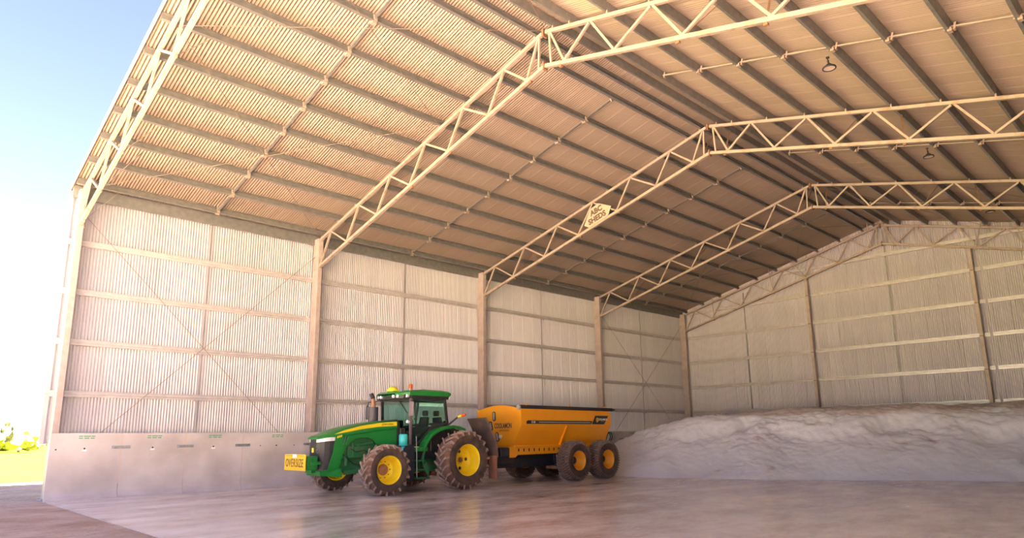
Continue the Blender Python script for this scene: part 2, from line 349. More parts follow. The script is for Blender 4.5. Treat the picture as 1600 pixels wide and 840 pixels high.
# purlins, bridging
PX = [0.07+1.4*k for k in range(10)] + [13.33]
sdir = Vector((math.cos(CA),0,math.sin(CA))); ndir = Vector((-math.sin(CA),0,math.cos(CA)))
for b in range(4):
    y0 = YT[b] if b else YF+0.04; y1 = YT[b+1] if b < 3 else YB-0.03
    for side in (0,1):
        fx = 1 if side == 0 else -1
        s_ = Vector((sdir.x*fx,0,sdir.z)); n_ = Vector((ndir.x*fx,0,ndir.z))
        mb = MB(); csect(mb, (0,y0+0.004,0), (0,y1-0.004,0), n_, s_, 0.25, 0.09)
        pm = recalc(mb.obj('purlin','galv')); pm_me = pm.data; bpy.data.objects.remove(pm)
        for k, x in enumerate(PX):
            xx = x if side == 0 else W-x
            put('purlin', pm_me, ce, (xx,0,PB+SL*x))
        # eave strut
        x = -0.42; xx = x if side == 0 else W-x
        mb = MB(); mb.box(xx-0.05,xx+0.05,y0+0.004,y1-0.004,PB-0.32,PB+0.125); mb.obj('eave_strut','galv',ce)
        # mid-bay bridging
        ym = (YT[b]+YT[b+1])/2
        mb = MB(); L = 1.4/math.cos(CA)
        mb.bar(s_*0.01+n_*0.1, s_*(L-0.01)+n_*0.1, 0.07, 0.035, n_)
        mb.bar(s_*0.10+n_*0.0, s_*0.10+n_*0.2, 0.10, 0.05, s_, 1); mb.bar(s_*(L-0.10)+n_*0.0, s_*(L-0.10)+n_*0.2, 0.10, 0.05, s_, 1)
        mb.box(-0.04,0.06,-0.09,0.05,-0.05,0.06,1)
        bm_ = mb.mesh('purlin_bridge', ['galv' if side == 0 else 'truss','truss'])
        for k in range(10):
            if k == 9: continue
            x = PX[k]; xx = x if side == 0 else W-x
            put('purlin_bridge', bm_, ce, (xx, ym, PB+SL*x))

# wall girts
GZ = [3.44, 5.20, 6.95, 8.70]
def girt_profile(h=0.20):
    return [(0,-h/2),(0.03,-h/2-0.0),(0.12,-h/2),(0.12,h/2),(0.03,h/2),(0,h/2),(0,h*0.16),(0.025,h*0.10),(0.025,-h*0.10),(0,-h*0.16)]
for b in range(4):
    y0 = YT[b]+0.13 if b else YF+0.05; y1 = YT[b+1]-0.13
    for z in GZ:
        mb = MB(); pr = girt_profile()
        mb.loft([[(XL+0.135-p[0], y, z+p[1]) for p in pr] for y in (y0-0.1,y1+0.1)]); recalc(mb.obj('girt','girt',wl))
    ym = (YT[b]+YT[b+1])/2
    mb = MB().box(XL+0.03,XL+0.07,ym-0.03,ym+0.03,1.85,10.3)
    for z in GZ: mb.box(XL+0.10,XL+0.16,ym-0.16,ym-0.06,z-0.15,z-0.09); mb.box(XL+0.10,XL+0.16,ym+0.06,ym+0.16,z-0.15,z-0.09)
    mb.obj('girt_bridge','clad',wl)
GX = [0.0, 9.0, 18.42, W]
BGZ = [3.40, 5.15, 6.93, 8.74, 10.55, 12.3]
for b in range(3):
    x0, x1 = GX[b]+0.06, GX[b+1]-0.06
    for z in BGZ:
        a0, a1 = x0, x1
        if z > 10.6:
            lim = (z-PB-0.15)/SL+0.3
            a0, a1 = max(x0, lim), min(x1, W-lim)
            if a1-a0 < 0.5: continue
        mb = MB(); pr = girt_profile(0.21)
        mb.loft([[(x, YB-0.145+p[0], z+p[1]) for p in pr] for x in (a0,a1)]); recalc(mb.obj('girt','girt',wb))
    xm = (x0+x1)/2
    MB().box(xm-0.03,xm+0.03,YB-0.07,YB-0.03,0.2,roofz(xm)-0.6).obj('girt_bridge','galv',wb)

# cross bracing rods: walls and roof, first and last bays
def rod(p0, p1, parent, r=0.011): MB().tube(p0, p1, r, 5).obj('brace_rod','rod',parent)
for b in (0,3):
    ya, yb = YT[b]+0.12, YT[b+1]-0.12
    rod((-0.28,ya,9.7),(-0.28,yb,0.9),wl); rod((-0.28,yb,9.7),(-0.28,ya,0.9),wl)
    for side in (0,1):
        X = (lambda x: x) if side == 0 else (lambda x: W-x)
        for xa, xb in ((0.05,8.55),(8.55,13.6)):
            za, zb = TOPC+0.09+SL*xa, TOPC+0.09+SL*xb
            rod((X(xa),ya,za),(X(xb),yb,zb),ce); rod((X(xb),ya,zb),(X(xa),yb,za),ce)

# ---------------------------------------------------------------- columns
CL = ['steel corner column at the open front end of the shed', 'steel wall column just behind the front of the tractor hood', 'steel wall column between the tractor cab and the spreader bin',
      'steel wall column behind the rear end of the spreader', 'steel column in the far back corner beside the white heap']
for n, y in enumerate(YT):
    e = empty('steel_column', (0,y,0)); tag(e, CL[n], 'column', 'columns along the left wall')
    MB().box(-0.46,0.0,-0.105,0.105,0.012,BOTC-0.12,bev=0.012).obj('shaft','steel',e)
    MB().box(-0.47,0.01,-0.115,0.115,BOTC-0.119,TOPC+0.05,bev=0.012).obj('cap_section','steel',e)
    MB().box(-0.49,0.03,-0.135,0.135,BOTC-0.135,BOTC-0.11).obj('splice_plate','steel',e)
    mb = MB().box(-0.55,0.09,-0.2,0.2,0.0,0.03)
    for sx in (-0.5,0.045):
        for sy in (-0.16,0.16): mb.tube((sx,sy,0.03),(sx,sy,0.07),0.02,6)
    mb.obj('base_plate','steel',e)
    mb = MB()
    for z in GZ: mb.box(-0.475,-0.455,0.02,0.10,z-0.09,z+0.09)
    mb.box(-0.40,-0.47,-0.30,-0.10,TOPC-0.14,TOPC-0.06); mb.obj('girt_cleat','truss',e)
for gx, lab in ((9.0,'slender gable column left of centre on the back wall'),(18.0,'slender gable column nearest the right edge on the back wall')):
    e = empty('gable_column', (gx,YT[4],0)); tag(e, lab, 'column', 'columns on the back wall')
    h = BOTC+SL*1.027*(gx if gx < RX else W-gx)-0.1
    MB().box(-0.09,0.09,-0.10,0.18,0.012,h,bev=0.01).obj('shaft','steel',e)
    MB().box(-0.16,0.16,-0.16,0.2,0,0.025).obj('base_plate','steel',e)
    mb = MB()
    for z in BGZ[:5]:
        mb.box(-0.095,0.095,-0.105,-0.095,z-0.1,z-0.06)
    mb.obj('bolt_row','rust',e)

# ---------------------------------------------------------------- roof trusses
CLEAT = MB().box(-0.015,0.03,-0.05,0.05,-0.09,0.03).mesh('purlin_cleat','truss')
BSL = (12.92-BOTC)/RX
BN = [0.04, 2.25, 4.50, 6.72, 9.0, 11.13, 12.97]
TN = [0.85, 3.10, 5.36, 7.62, 9.80, 11.89, 13.48]
TL = ['pale steel roof truss along the open front edge of the shed', 'pale steel roof truss nearest the camera inside the shed, high above the tractor',
      'pale steel roof truss carrying the triangular sign', 'pale steel roof truss just beyond the one with the sign', 'pale steel end truss lying against the back gable wall']
for n, y in enumerate(YT):
    e = empty('roof_truss', (RX,y,TOPC)); tag(e, TL[n], 'truss', 'roof trusses')
    O = Vector((RX,y,TOPC))
    tz = lambda x: TOPC+SL*x
    bz = lambda x: BOTC+BSL*x
    for side in (0,1):
        P = (lambda x, z, d=0: Vector(((x if side == 0 else W-x), y+d, z))-O)
        mb = MB().bar(P(0.0,tz(0.0)),P(RX-0.08,tz(RX-0.08)),0.11,0.11); mb.obj('top_chord','truss',e)
        mb = MB().bar(P(0.01,bz(0.01)),P(RX-0.03,bz(RX-0.03)),0.115,0.115); mb.obj('bottom_chord','truss',e)
        for k in range(7):
            mb = MB().bar(P(BN[k]-0.04 if k else BN[k],bz(BN[k])+0.06),P(TN[k]-0.03,tz(TN[k])-0.055),0.07,0.07); mb.obj('web_member','truss',e)
            if k < 6:
                mb = MB().bar(P(TN[k]+0.05,tz(TN[k])-0.055),P(BN[k+1]-0.06,bz(BN[k+1])+0.06),0.07,0.07); mb.obj('web_member','truss',e)
        MB().bar(P(13.50,tz(13.5)-0.055),P(13.45,bz(13.45)+0.06),0.06,0.06).obj('web_member','truss',e)
        # purlin cleats along the top chord
        for x in PX: p = P(x,0); put('purlin_cleat', CLEAT, e, (p.x,0,PB+SL*x-O.z))
        # fly braces from bottom chord up to a purlin
        sg = -1 if n == 4 else 1
        for k in (1,3,4,6) if n else (0,1,2,4,5):
            xb = BN[k]+ (0.1 if k else 0.35); xp = min(PX, key=lambda q: abs(q-xb))
            mb = MB().bar(P(xb,bz(xb)-0.09,0.0),P(xp,PB+SL*xp+0.02,sg*1.05),0.05,0.012); mb.box(P(xb,0).x-0.05,P(xb,0).x+0.05,-0.03,0.05,bz(xb)-0.13-O.z,bz(xb)-0.06-O.z)
            mb.obj('fly_brace','truss' if n == 4 else 'rust' if n else 'truss',e)
    zt, zb_ = tz(RX), bz(RX)
    MB().box(-0.03,0.03,-0.09,0.09,zt-0.16-O.z,zt+0.10-O.z).box(-0.09,0.09,-0.02,0.02,zt-0.06-O.z,zt+0.06-O.z).obj('ridge_plate','rust',e)
    MB().box(-0.025,0.025,-0.09,0.09,zb_-0.13-O.z,zb_+0.13-O.z).obj('apex_plate','rust',e)

# ---------------------------------------------------------------- sign board on the third truss
e = empty('sign_board', (7.86, YT[2]-0.08, 11.75)); tag(e, 'cream sign board reading ABC SHEDS hung on a roof truss', 'sign')
o3 = (7.86,0,11.75)
pts = [(8.0,12.30),(8.72,11.98),(8.52,11.58),(7.42,11.26),(7.12,11.42),(7.50,12.13)]
MB(o3).prism(pts, -0.012, 0.012, 'y').obj('board','signboard',e)
ang = math.atan(BSL)*1.0
for body, cx, cz, sz in (('ABC',7.86,11.97,0.36),('SHEDS',7.90,11.62,0.36)):
    tm = text_mesh('lettering', body, sz, 'ink', 1.0, 0, 0.002, 0.016)
    put('lettering', tm, e, (cx-7.86,-0.018,cz-11.75), (PI/2,-ang,0))

# ---------------------------------------------------------------- high bay lamps
for (x,y,lab) in ((20.05,14.30,'black high bay lamp nearest the camera under the roof'),(20.05,23.7,'black high bay lamp in the middle of the row of three'),(20.05,33.4,'black high bay lamp farthest away near the back gable')):
    zp = PB+SL*(W-x); e = empty('high_bay_lamp', (x,y,zp)); tag(e, lab, 'lamp', 'high bay lamps')
    mb = MB().box(-0.06,0.06,-0.06,0.06,-0.05,0.02); mb.tube((0,0,-0.05),(0,0,-0.16),0.02,6); mb.obj('bracket','dark',e); e.scale = (0.62,0.62,0.62)
    MB().tube((0,0,-0.15),(0.02,0,-0.36),0.045,8).obj('cord','blackplastic',e)
    MB().lathe([(0,0.001),(0,0.10),(-0.02,0.13),(-0.12,0.15),(-0.15,0.29),(-0.19,0.31),(-0.22,0.31),(-0.22,0.25)],(0.02,0,-0.36),'z',24).obj('housing','blackplastic',e)
    MB().lathe([(-0.205,0.001),(-0.205,0.25)],(0.02,0,-0.36),'z',24).obj('lens','lampglass',e)

# ---------------------------------------------------------------- precast concrete panels along the left wall
cw = tag(empty('wall_concrete'), 'row of grey precast concrete panels along the foot of the wall', 'wall', kind='structure')
JY = [-0.15, 1.93, 4.02, 6.12, 8.91]
while JY[-1] < YB-2.2: JY.append(JY[-1]+2.1)
JY.append(YB-0.16)
for i in range(len(JY)-1):
    y0, y1 = JY[i]+0.006, JY[i+1]-0.006
    prof = [(0.02,0.0),(0.30,0.0),(0.29,0.05),(0.235,0.12),(0.19,0.22),(0.17,0.34),(0.165,0.5),(0.165,2.11),(0.155,2.125),(0.03,2.125),(0.02,2.11)]
    mb = MB(); mb.loft([[(p[0],y,p[1]) for p in prof] for y in (y0,y1)])
    pn = recalc(mb.obj('concrete_panel','concrete',cw))
    yc = (y0+y1)/2
    # lifting hole with a pale drip
    mb = MB().tube((0.160,yc-0.05,1.62),(0.168,yc-0.05,1.62),0.03,8); mb.obj('lifting_hole','dark',pn)
    if i < 3: MB().box(0.165,0.169,yc-0.12,yc+0.02,1.53,1.59).obj('chalk_mark','white',pn)
    if i == 0: MB().tube((0.160,y0+0.18,1.6),(0.169,y0+0.18,1.6),0.025,8).obj('lifting_hole','dark',pn)
    if i == 3:
        for dy in (-0.7,0.7): MB().tube((0.160,yc+dy,1.62),(0.168,yc+dy,1.62),0.022,8).obj('lifting_hole','dark',pn)
    # two lines of small green stencil marks
    mb = MB(); ys = yc-0.24
    for z, seg in ((2.02,(0.10,0.02,0.20,0.0,0.10)),(1.955,(0.12,0.02,0.14,0.02,0.12))):
        yy = ys
        for k, w_ in enumerate(seg):
            if k % 2 == 0 and w_ > 0:
                q = yy
                while q < yy+w_-0.01: mb.box(0.165,0.168,q,q+0.022,z-0.018,z+0.018); q += 0.029
            yy += w_+ (0.02 if k % 2 == 0 else 0)
    mb.obj('stencil','greenink',pn)
    # steel joint plate
    if i:
        yj = JY[i]
        pl = MB().box(0.165,0.178,yj-0.29,yj+0.29,1.60,1.70,bev=0.004).obj('joint_plate','plate',cw)
        mb = MB()
        for dy in (-0.2,0.2): mb.tube((0.178,yj+dy,1.65),(0.195,yj+dy,1.65),0.022,6)
        mb.obj('bolt','plate',pl)
        MB().box(0.158,0.1665,yj-0.012,yj+0.012,0.45,2.1).obj('joint_seal','jointrust',cw)

# ---------------------------------------------------------------- tyres
def tyre_mesh(name, R, w, rim, nl, style):
    mb = MB(); rc = R-0.055; hw = w/2
    prof = [(-hw*0.80,rim-0.01),(-hw*0.92,rim+0.03),(-hw*1.0,rim+(rc-rim)*0.45),(-hw*0.97,rim+(rc-rim)*0.75),(-hw*0.86,rc-0.02),(-hw*0.5,rc+0.0),(0,rc+0.008),
            (hw*0.5,rc),(hw*0.86,rc-0.02),(hw*0.97,rim+(rc-rim)*0.75),(hw*1.0,rim+(rc-rim)*0.45),(hw*0.92,rim+0.03),(hw*0.80,rim-0.01)]
    mb.lathe(prof[:4], (0,0,0), 'x', 48, 0); mb.lathe(prof[3:10], (0,0,0), 'x', 48, 1); mb.lathe(prof[9:], (0,0,0), 'x', 48, 0)
    def surf(s):                       # carcass radius at lateral fraction 0..1.12
        return rc if s < 0.5 else rc-0.02*(s-0.5)/0.36 if s < 0.86 else rc-0.02-0.10*(s-0.86)/0.2
    def P(x, r, a): return (x, -r*math.cos(a), r*math.sin(a))   # a = 0 at the front, growing upwards
    for i in range(nl):
        for sd in (-1,1):
            a0 = 2*PI*(i+(0.5 if sd > 0 else 0))/nl
            if style == 'lug': st = [(-0.06,0.0,0.030),(0.30,0.17,0.028),(0.65,0.31,0.030),(0.94,0.40,0.036),(1.04,0.42,0.036)]
            else: st = [(0.0,0.0,0.017),(0.22,0.05,0.017),(0.5,0.05,0.018),(0.78,0.13,0.020),(1.0,0.16,0.024),(1.05,0.165,0.024)]
            top = []
            for k, (s, da, hw_) in enumerate(st):
                a = a0+da*(0.72 if style == 'lug' else 1.0)*0.95/R; x = sd*min(s,1.0)*hw*0.97; rs = surf(max(s,0)); h = R if s < 1.0 else R-0.05
                if k == len(st)-1: h = rs+0.02
                dw = hw_/R
                top.append([P(x,rs-0.03,a-dw*1.25),P(x,h,a-dw),P(x,h,a+dw),P(x,rs-0.03,a+dw*1.25)])
            n0 = len(mb.f); mb.loft(top, 2, True, True)
    return mb.mesh(name, ['tyre','tread','lugdust' if style == 'lug' else 'treadgrey'])
def wheel(parent, loc, R, w, rim, nl, style, m, sgn, steer=0.0, disc='front', me=None, small=False):
    me = me or tyre_mesh('tyre', R, w, rim, nl, style)
    t = put('tyre', me, parent, loc, (0,0,steer))
    hw = w/2*sgn
    d = {'front':0.40,'rear':0.46,'trailer':0.34}[disc]     # how far the disc sits inside the outer face
    xo = hw*0.86
    prof = [(xo+0.02*sgn,rim+0.015),(xo,rim-0.005),(xo-0.05*sgn,rim-0.035),(xo-d*sgn*0.9,rim-0.06),(xo-d*sgn,rim-0.10),(xo-(d+0.03)*sgn,rim*0.60),(xo-(d+0.03 if disc!='front' else d)*sgn,rim*0.42),(xo-d*sgn,0.001)]
    r_ = MB().lathe(prof, (0,0,0), 'x', 40)
    prof2 = [(-hw*0.86,rim+0.012),(-hw*0.80,rim-0.03),(xo-d*sgn,rim-0.06)]
    r_.lathe(prof2, (0,0,0), 'x', 32); rm = r_.obj('rim', m, t)
    xh = xo-d*sgn
    if disc == 'front':
        MB().lathe([(xh-0.02*sgn,0.19),(xh+0.03*sgn,0.18),(xh+0.05*sgn,0.15),(xh+0.05*sgn,0.001)],(0,0,0),'x',20).obj('hub_cap','exhaust',rm)
        for rr, nn, rad in ((0.27,10,0.016),(0.37,12,0.012)):
            for i in range(nn):
                a = 2*PI*i/nn
                MB().tube((xh-0.03*sgn,rr*math.cos(a),rr*math.sin(a)),(xh+0.015*sgn,rr*math.cos(a),rr*math.sin(a)),rad,6).obj('wheel_bolt','rust',rm)
    elif disc == 'rear':
        MB().lathe([(xh-0.03*sgn,0.16),(xh+0.02*sgn,0.15),(xh+0.02*sgn,0.10)],(0,0,0),'x',20).obj('hub_plate',m,rm)
        MB().lathe([(xh-0.01*sgn,0.10),(xh+0.05*sgn,0.09),(xh+0.05*sgn,0.001)],(0,0,0),'x',16).obj('hub_cap','rust',rm)
        for i in range(8):
            a = 2*PI*(i+0.5)/8; MB().tube((xh-0.02*sgn,0.13*math.cos(a),0.13*math.sin(a)),(xh+0.035*sgn,0.13*math.cos(a),0.13*math.sin(a)),0.012,6).obj('wheel_bolt','rust',rm)
        for i in range(4):
            a = PI/2*i+0.05; c = (xh-0.02*sgn, 0.30*math.cos(a), 0.30*math.sin(a))
            MB().lathe([(0.0,0.062),(0.012*sgn,0.06),(0.013*sgn,0.001)], c, 'x', 12).obj('rim_hole','dark',rm)
    else:
        MB().lathe([(xh-0.02*sgn,0.17),(xh+0.06*sgn,0.15),(xh+0.10*sgn,0.09),(xh+0.10*sgn,0.001)],(0,0,0),'x',16).obj('hub_cap','blackplastic',rm)
    return t

# ---------------------------------------------------------------- tractor (front towards -Y)
TX, TY = 5.33, 9.80
T = empty('tractor', (TX,TY,0)); tag(T, 'green farm tractor with yellow wheels facing the open end of the shed', 'tractor')
def tb(): return MB((0,TY,0))
def mir(f):
    for s in (1,-1): f(s)
tyF = tyre_mesh('tyre', 0.825, 0.62, 0.45, 19, 'lug'); tyR = tyre_mesh('tyre', 1.045, 0.72, 0.55, 21, 'lug')
wheel(T, (1.66,8.10-TY,0.822), 0.825,0.62,0.45,19,'lug','yellow',1,-0.05,'front',tyF)
wheel(T, (-1.72,8.10-TY,0.822), 0.825,0.62,0.45,19,'lug','yellow',-1,-0.05,'front',tyF)
wheel(T, (1.60,11.46-TY,1.042), 1.045,0.72,0.55,21,'lug','yellow',1,0,'rear',tyR)
wheel(T, (-1.60,11.46-TY,1.042), 1.045,0.72,0.55,21,'lug','yellow',-1,0,'rear',tyR)
# running gear
ax = tb(); ax.box(-1.5,1.5,8.0,8.2,0.70,0.92,0,0.03); ax.tube((-1.5,8.1,0.82),(-1.2,8.1,0.82),0.17,12); ax.tube((1.2,8.1,0.82),(1.5,8.1,0.82),0.17,12)
ax.bar((0.3,7.85,0.86),(1.3,7.9,0.78),0.06,0.06); ax.bar((-0.3,7.85,0.86),(-1.3,7.9,0.78),0.06,0.06); ax.obj('front_axle','greendusty',T)
ax = tb(); ax.tube((-1.40,11.46,1.04),(1.40,11.46,1.04),0.15,14); ax.tube((-0.9,11.46,1.04),(0.9,11.46,1.04),0.24,16); ax.obj('rear_axle','greendusty',T)
ch = tb(); ch.box(-0.32,0.32,6.55,12.0,0.72,1.20,0,0.04); ch.box(-0.40,0.40,9.6,12.0,0.62,1.35,0,0.05); ch.obj('chassis','greendusty',T)
en = tb(); en.box(-0.38,0.38,7.05,9.2,1.15,1.95,0,0.04); en.box(0.38,0.46,7.4,8.3,1.2,1.6,0,0.02)
en.tube((0.44,7.35,0.95),(0.44,7.35,1.3),0.06,10); en.tube((0.42,7.8,1.62),(0.42,8.35,1.70),0.07,10); en.tube((0.42,8.0,1.15),(0.42,8.6,1.30),0.05,8); en.tube((0.43,7.6,1.25),(0.43,7.6,1.7),0.045,8)
en.obj('engine','greendusty',T)
ps = tb(); ps.path([(0.49,7.5,1.5),(0.5,7.7,1.4),(0.5,8.0,1.45),(0.5,8.3,1.3)],0.016); ps.obj('hose','blackplastic',T)
ps = tb(); ps.path([(0.5,7.15,1.35),(0.52,7.35,1.2),(0.5,7.6,1.0),(0.5,7.9,0.95)],0.018); ps.obj('hose','blackplastic',T)
tb().bar((0.50,7.25,0.72),(0.52,8.05,0.80),0.07,0.12).obj('tie_rod','greendusty',T)
# hood: side panels with the engine opening, rounded top cover
side = [(6.62,0.80),(7.02,0.86),(7.10,1.06),(7.15,1.34),(7.28,1.58),(7.50,1.78),(7.80,1.885),(8.12,1.875),(8.38,1.76),(8.50,1.62),(9.28,1.60),(9.28,2.36),(8.6,2.30),(7.8,2.18),(7.2,2.04),(6.85,1.92),(6.80,1.4)]
def sp(s): recalc(tb().prism(side, s*0.50, s*0.55, 'x').obj('hood_side_panel','green',T))
mir(sp)
def wall_(s):   # inner wheel-arch skirt behind the side opening
    arc = [(7.10,1.06),(7.15,1.34),(7.28,1.58),(7.50,1.78),(7.80,1.885),(8.12,1.875),(8.38,1.76)]
    m_ = tb(); m_.loft([[(s*0.38,y,z) for y,z in arc],[(s*0.53,y,z) for y,z in arc]],0,False,False); m_.obj('arch_liner','greendusty',T)
mir(wall_)
st = [(6.33,1.90,0.34,0.03),(6.42,1.945,0.45,0.05),(6.6,2.00,0.52,0.07),(6.9,2.12,0.555,0.13),(7.3,2.24,0.565,0.19),(7.8,2.335,0.57,0.22),(8.4,2.42,0.57,0.22),(8.9,2.465,0.575,0.22),(9.30,2.49,0.58,0.22)]
rings = []
for y,z,hw,dr in st:   # z = top height at the centre, dr = drop to the side edge
    zb_ = z-dr-0.02; lp_ = 0.02 if y < 6.8 else 0.10
    rings.append([(-hw,y,zb_-lp_),(-hw,y,zb_),(-hw*0.93,y,z-dr*0.55),(-hw*0.72,y,z-dr*0.15),(-hw*0.35,y,z),(hw*0.35,y,z),(hw*0.72,y,z-dr*0.15),(hw*0.93,y,z-dr*0.55),(hw,y,zb_),(hw,y,zb_-lp_)])
hd = tb().loft(rings,0,True,True,True).obj('hood','green',T); recalc(hd)
recalc(tb().prism([(-0.585,1.55),(0.585,1.55),(0.60,2.2),(0.55,2.40),(0.40,2.50),(-0.40,2.50),(-0.55,2.40),(-0.60,2.2)],9.28,9.38,'y').obj('hood_rear_seal','blackplastic',T))
def stripe(s):
    pts = [(6.84,1.99,0.0),(7.2,2.085,0.035),(7.8,2.205,0.055),(8.5,2.30,0.062),(9.27,2.345,0.07)]
    m_ = tb(); x0 = 0.579*s
    m_.loft([[(x0-0.03*s,y,z-h),(x0,y,z-h),(x0,y,z+h+0.008),(x0-0.03*s,y,z+h+0.008)] for y,z,h in pts]); recalc(m_.obj('hood_stripe','stripe',T))
    tm = text_mesh('lettering','JOHN DEERE',0.085,'ink',1.0,0,0.002); put('lettering',tm,T,(x0+0.006*s,8.88-TY,2.325),(PI/2,0.03*-s,PI/2*s))
mir(stripe)
def marks(s):
    m_ = tb()
    for k in range(4): m_.loft([[(0.556*s,6.92+0.07*k+d,1.86+0.02*k+dz) for d,dz in ((0,0),(0.05,0.01),(0.06,0.08),(0.01,0.07))],[(0.560*s,6.92+0.07*k+d,1.86+0.02*k+dz) for d,dz in ((0,0),(0.05,0.01),(0.06,0.08),(0.01,0.07))]])
    m_.obj('model_mark','stripe',T)
    for y in (7.20,7.30):
        recalc(tb().prism([(y-0.075,1.56),(y-0.045,1.63),(y+0.055,2.0),(y+0.005,1.985)],s*0.552,s*0.558,'x').obj('hood_vent','dark',T))
        recalc(tb().prism([(y-0.05,1.64),(y-0.04,1.645),(y+0.062,2.0),(y+0.05,2.0)],s*0.555,s*0.563,'x').obj('vent_rib','plate',T))
mir(marks)
# nose
def plan(z, k=1.0):
    half = [(0.0,6.36),(0.20,6.37),(0.36,6.42),(0.47,6.52),(0.53,6.68),(0.545,6.86)]
    f = 0.90+0.10*min(1,(z-0.80)/0.9)
    pts = [(x*f*k, 6.86-(6.86-y)*k) for x,y in half]
    return [(-x,y,z) for x,y in reversed(pts[1:])]+[(x,y,z) for x,y in pts]
zs = [0.80,1.0,1.3,1.6,1.78,1.92]
tb().loft([plan(z) for z in zs],0,True,True,False).obj('grille','blackplastic',T)
def lamp(s):
    zt = [1.70,1.835]; m_ = tb()
    def pl(z): return [(s*x*1.01,6.86-(6.86-y)*1.012,z) for x,y,_ in [q for q in plan(z) if q[0] >= 0.16]]
    a = pl(1.73); b = pl(1.895); a = [(p[0],p[1],1.73+0.07*i/len(a)) for i,p in enumerate(a)]
    ins = [[(p[0]*0.93,p[1]+0.04,p[2]) for p in r] for r in (a,b)]
    n = len(a)-1
    for i in range(n): m_.add([a[i],a[i+1],b[i+1],b[i],ins[0][i],ins[0][i+1],ins[1][i+1],ins[1][i]],[(0,1,2,3),(0,4,5,1),(3,2,6,7),(4,7,6,5)])
    recalc(m_.obj('headlight','lens',T))
mir(lamp)
tb().box(-0.06,0.06,6.335,6.37,1.40,1.56,0,0.015).obj('nose_badge','stripe',T)
tb().lathe([(0,0.055),(-0.03,0.05),(-0.03,0.001)],(0.24,6.40,1.48),'y',14).obj('fog_lamp','muffler',T)
recalc(tb().loft([[(-0.46,6.42,0.66),(0.46,6.42,0.66),(0.56,7.15,0.60),(-0.56,7.15,0.60)],[(-0.50,6.36,0.82),(0.50,6.36,0.82),(0.56,7.12,0.88),(-0.56,7.12,0.88)]]).obj('front_support','green',T))
# front weights and warning sign
wt = tb(); wt.box(-0.48,0.48,5.92,6.30,0.86,1.30,0,0.03); wt.box(-0.20,0.20,6.2,6.45,0.75,1.15,0,0.02); wt.obj('weight_carrier','green',T)
wt = tb(); wt.box(-0.50,0.52,6.05,6.40,1.02,1.12,0,0.015); wt.tube((0.5,6.12,1.2),(0.54,6.12,1.2),0.035,8); wt.tube((0.5,6.24,0.95),(0.54,6.24,0.95),0.035,8); wt.obj('weight_bracket','green',T)
sg = tb().box(-0.92,0.54,5.82,5.86,0.84,1.36,0,0.012).obj('warning_sign','signyellow',T)
tm = text_mesh('lettering','OVERSIZE',0.37,'ink',0.70,0,0.002,0.0,1.12); put('lettering',tm,sg,(-0.19,5.812-TY,1.07),(PI/2,0,0))
MB((0,TY,0)).box(-0.85,0.48,5.815,5.82,1.305,1.318).obj('sign_border','ink',sg)
tb().box(-0.32,-0.05,5.81,5.82,1.25,1.36).obj('white_tag','white',sg)
# exhaust stack on the far side of the hood
ex = tb().tube((-0.60,9.02,2.35),(-0.60,9.02,2.97),0.185,18).obj('muffler','muffler',T)
tb().tube((-0.60,9.02,2.96),(-0.60,8.99,3.32),0.075,12).obj('exhaust_pipe','exhaust',ex)
tb().tube((-0.60,8.99,3.30),(-0.60,8.90,3.46),0.08,12).obj('rain_cap','blackplastic',ex)
# cab
fz, rz = 1.35, 3.24
def post(m_, a, b, w=0.07, d=0.09): m_.bar(a, b, w, d, (0,1,0))
cf = tb()
for s in (1,-1):
    post(cf,(s*0.90,9.66,1.2),(s*0.93,9.60,3.27)); post(cf,(s*0.97,11.26,2.2),(s*0.95,11.12,3.27))
    cf.bar((s*0.96,9.62,2.35 if 0 else 1.48),(s*0.97,10.05,1.75),0.05,0.06); cf.bar((s*0.97,10.05,1.75),(s*0.98,10.5,2.24),0.05,0.05); cf.bar((s*0.98,10.5,2.24),(s*0.98,11.28,2.36),0.05,0.07)
    cf.bar((s*0.94,9.6,3.25),(s*0.95,11.15,3.25),0.06,0.08)
cf.bar((-0.93,9.6,3.25),(0.93,9.6,3.25),0.06,0.08); cf.bar((-0.95,11.15,3.25),(0.95,11.15,3.25),0.06,0.08); cf.bar((-0.98,11.27,2.36),(0.98,11.27,2.36),0.06,0.07)
cf.obj('cab_frame','blackplastic',T)
lo = tb(); lo.box(-0.93,0.93,9.60,11.3,1.10,1.36,0,0.03); lo.box(-0.6,0.6,9.40,9.62,1.3,2.2,0,0.03); lo.box(-0.95,0.95,10.5,11.3,1.36,2.25,0,0.03); lo.obj('cab_base','blackplastic',T)
def pane(pts, th, axis, lo_, name='window_pane'):
    recalc(tb().prism(pts, lo_, lo_+th, axis).obj(name,'glass',T))
pane([(9.64,1.50),(10.02,1.78),(10.48,2.25),(11.22,2.38),(11.11,3.22),(9.62,3.22)],0.008,'x',0.945)
pane([(9.64,1.50),(10.02,1.78),(10.48,2.25),(11.22,2.38),(11.11,3.22),(9.62,3.22)],0.008,'x',-0.953)
pane([(-0.88,1.50),(0.88,1.50),(0.90,3.22),(-0.90,3.22)],0.008,'y',9.61,'windscreen')
pane([(-0.92,2.40),(0.92,2.40),(0.90,3.22),(-0.90,3.22)],0.008,'y',11.20,'rear_window')
tb().bar((0.935,9.60,1.5),(0.955,9.60,3.25),0.035,0.10,(0,1,0)).obj('door_pillar','mauve',T)
rf = [(9.18,0.55,3.38,3.44),(9.28,0.85,3.33,3.48),(9.5,1.02,3.31,3.53),(10.2,1.07,3.31,3.58),(11.0,1.07,3.31,3.57),(11.35,1.02,3.34,3.54),(11.45,0.95,3.38,3.49)]
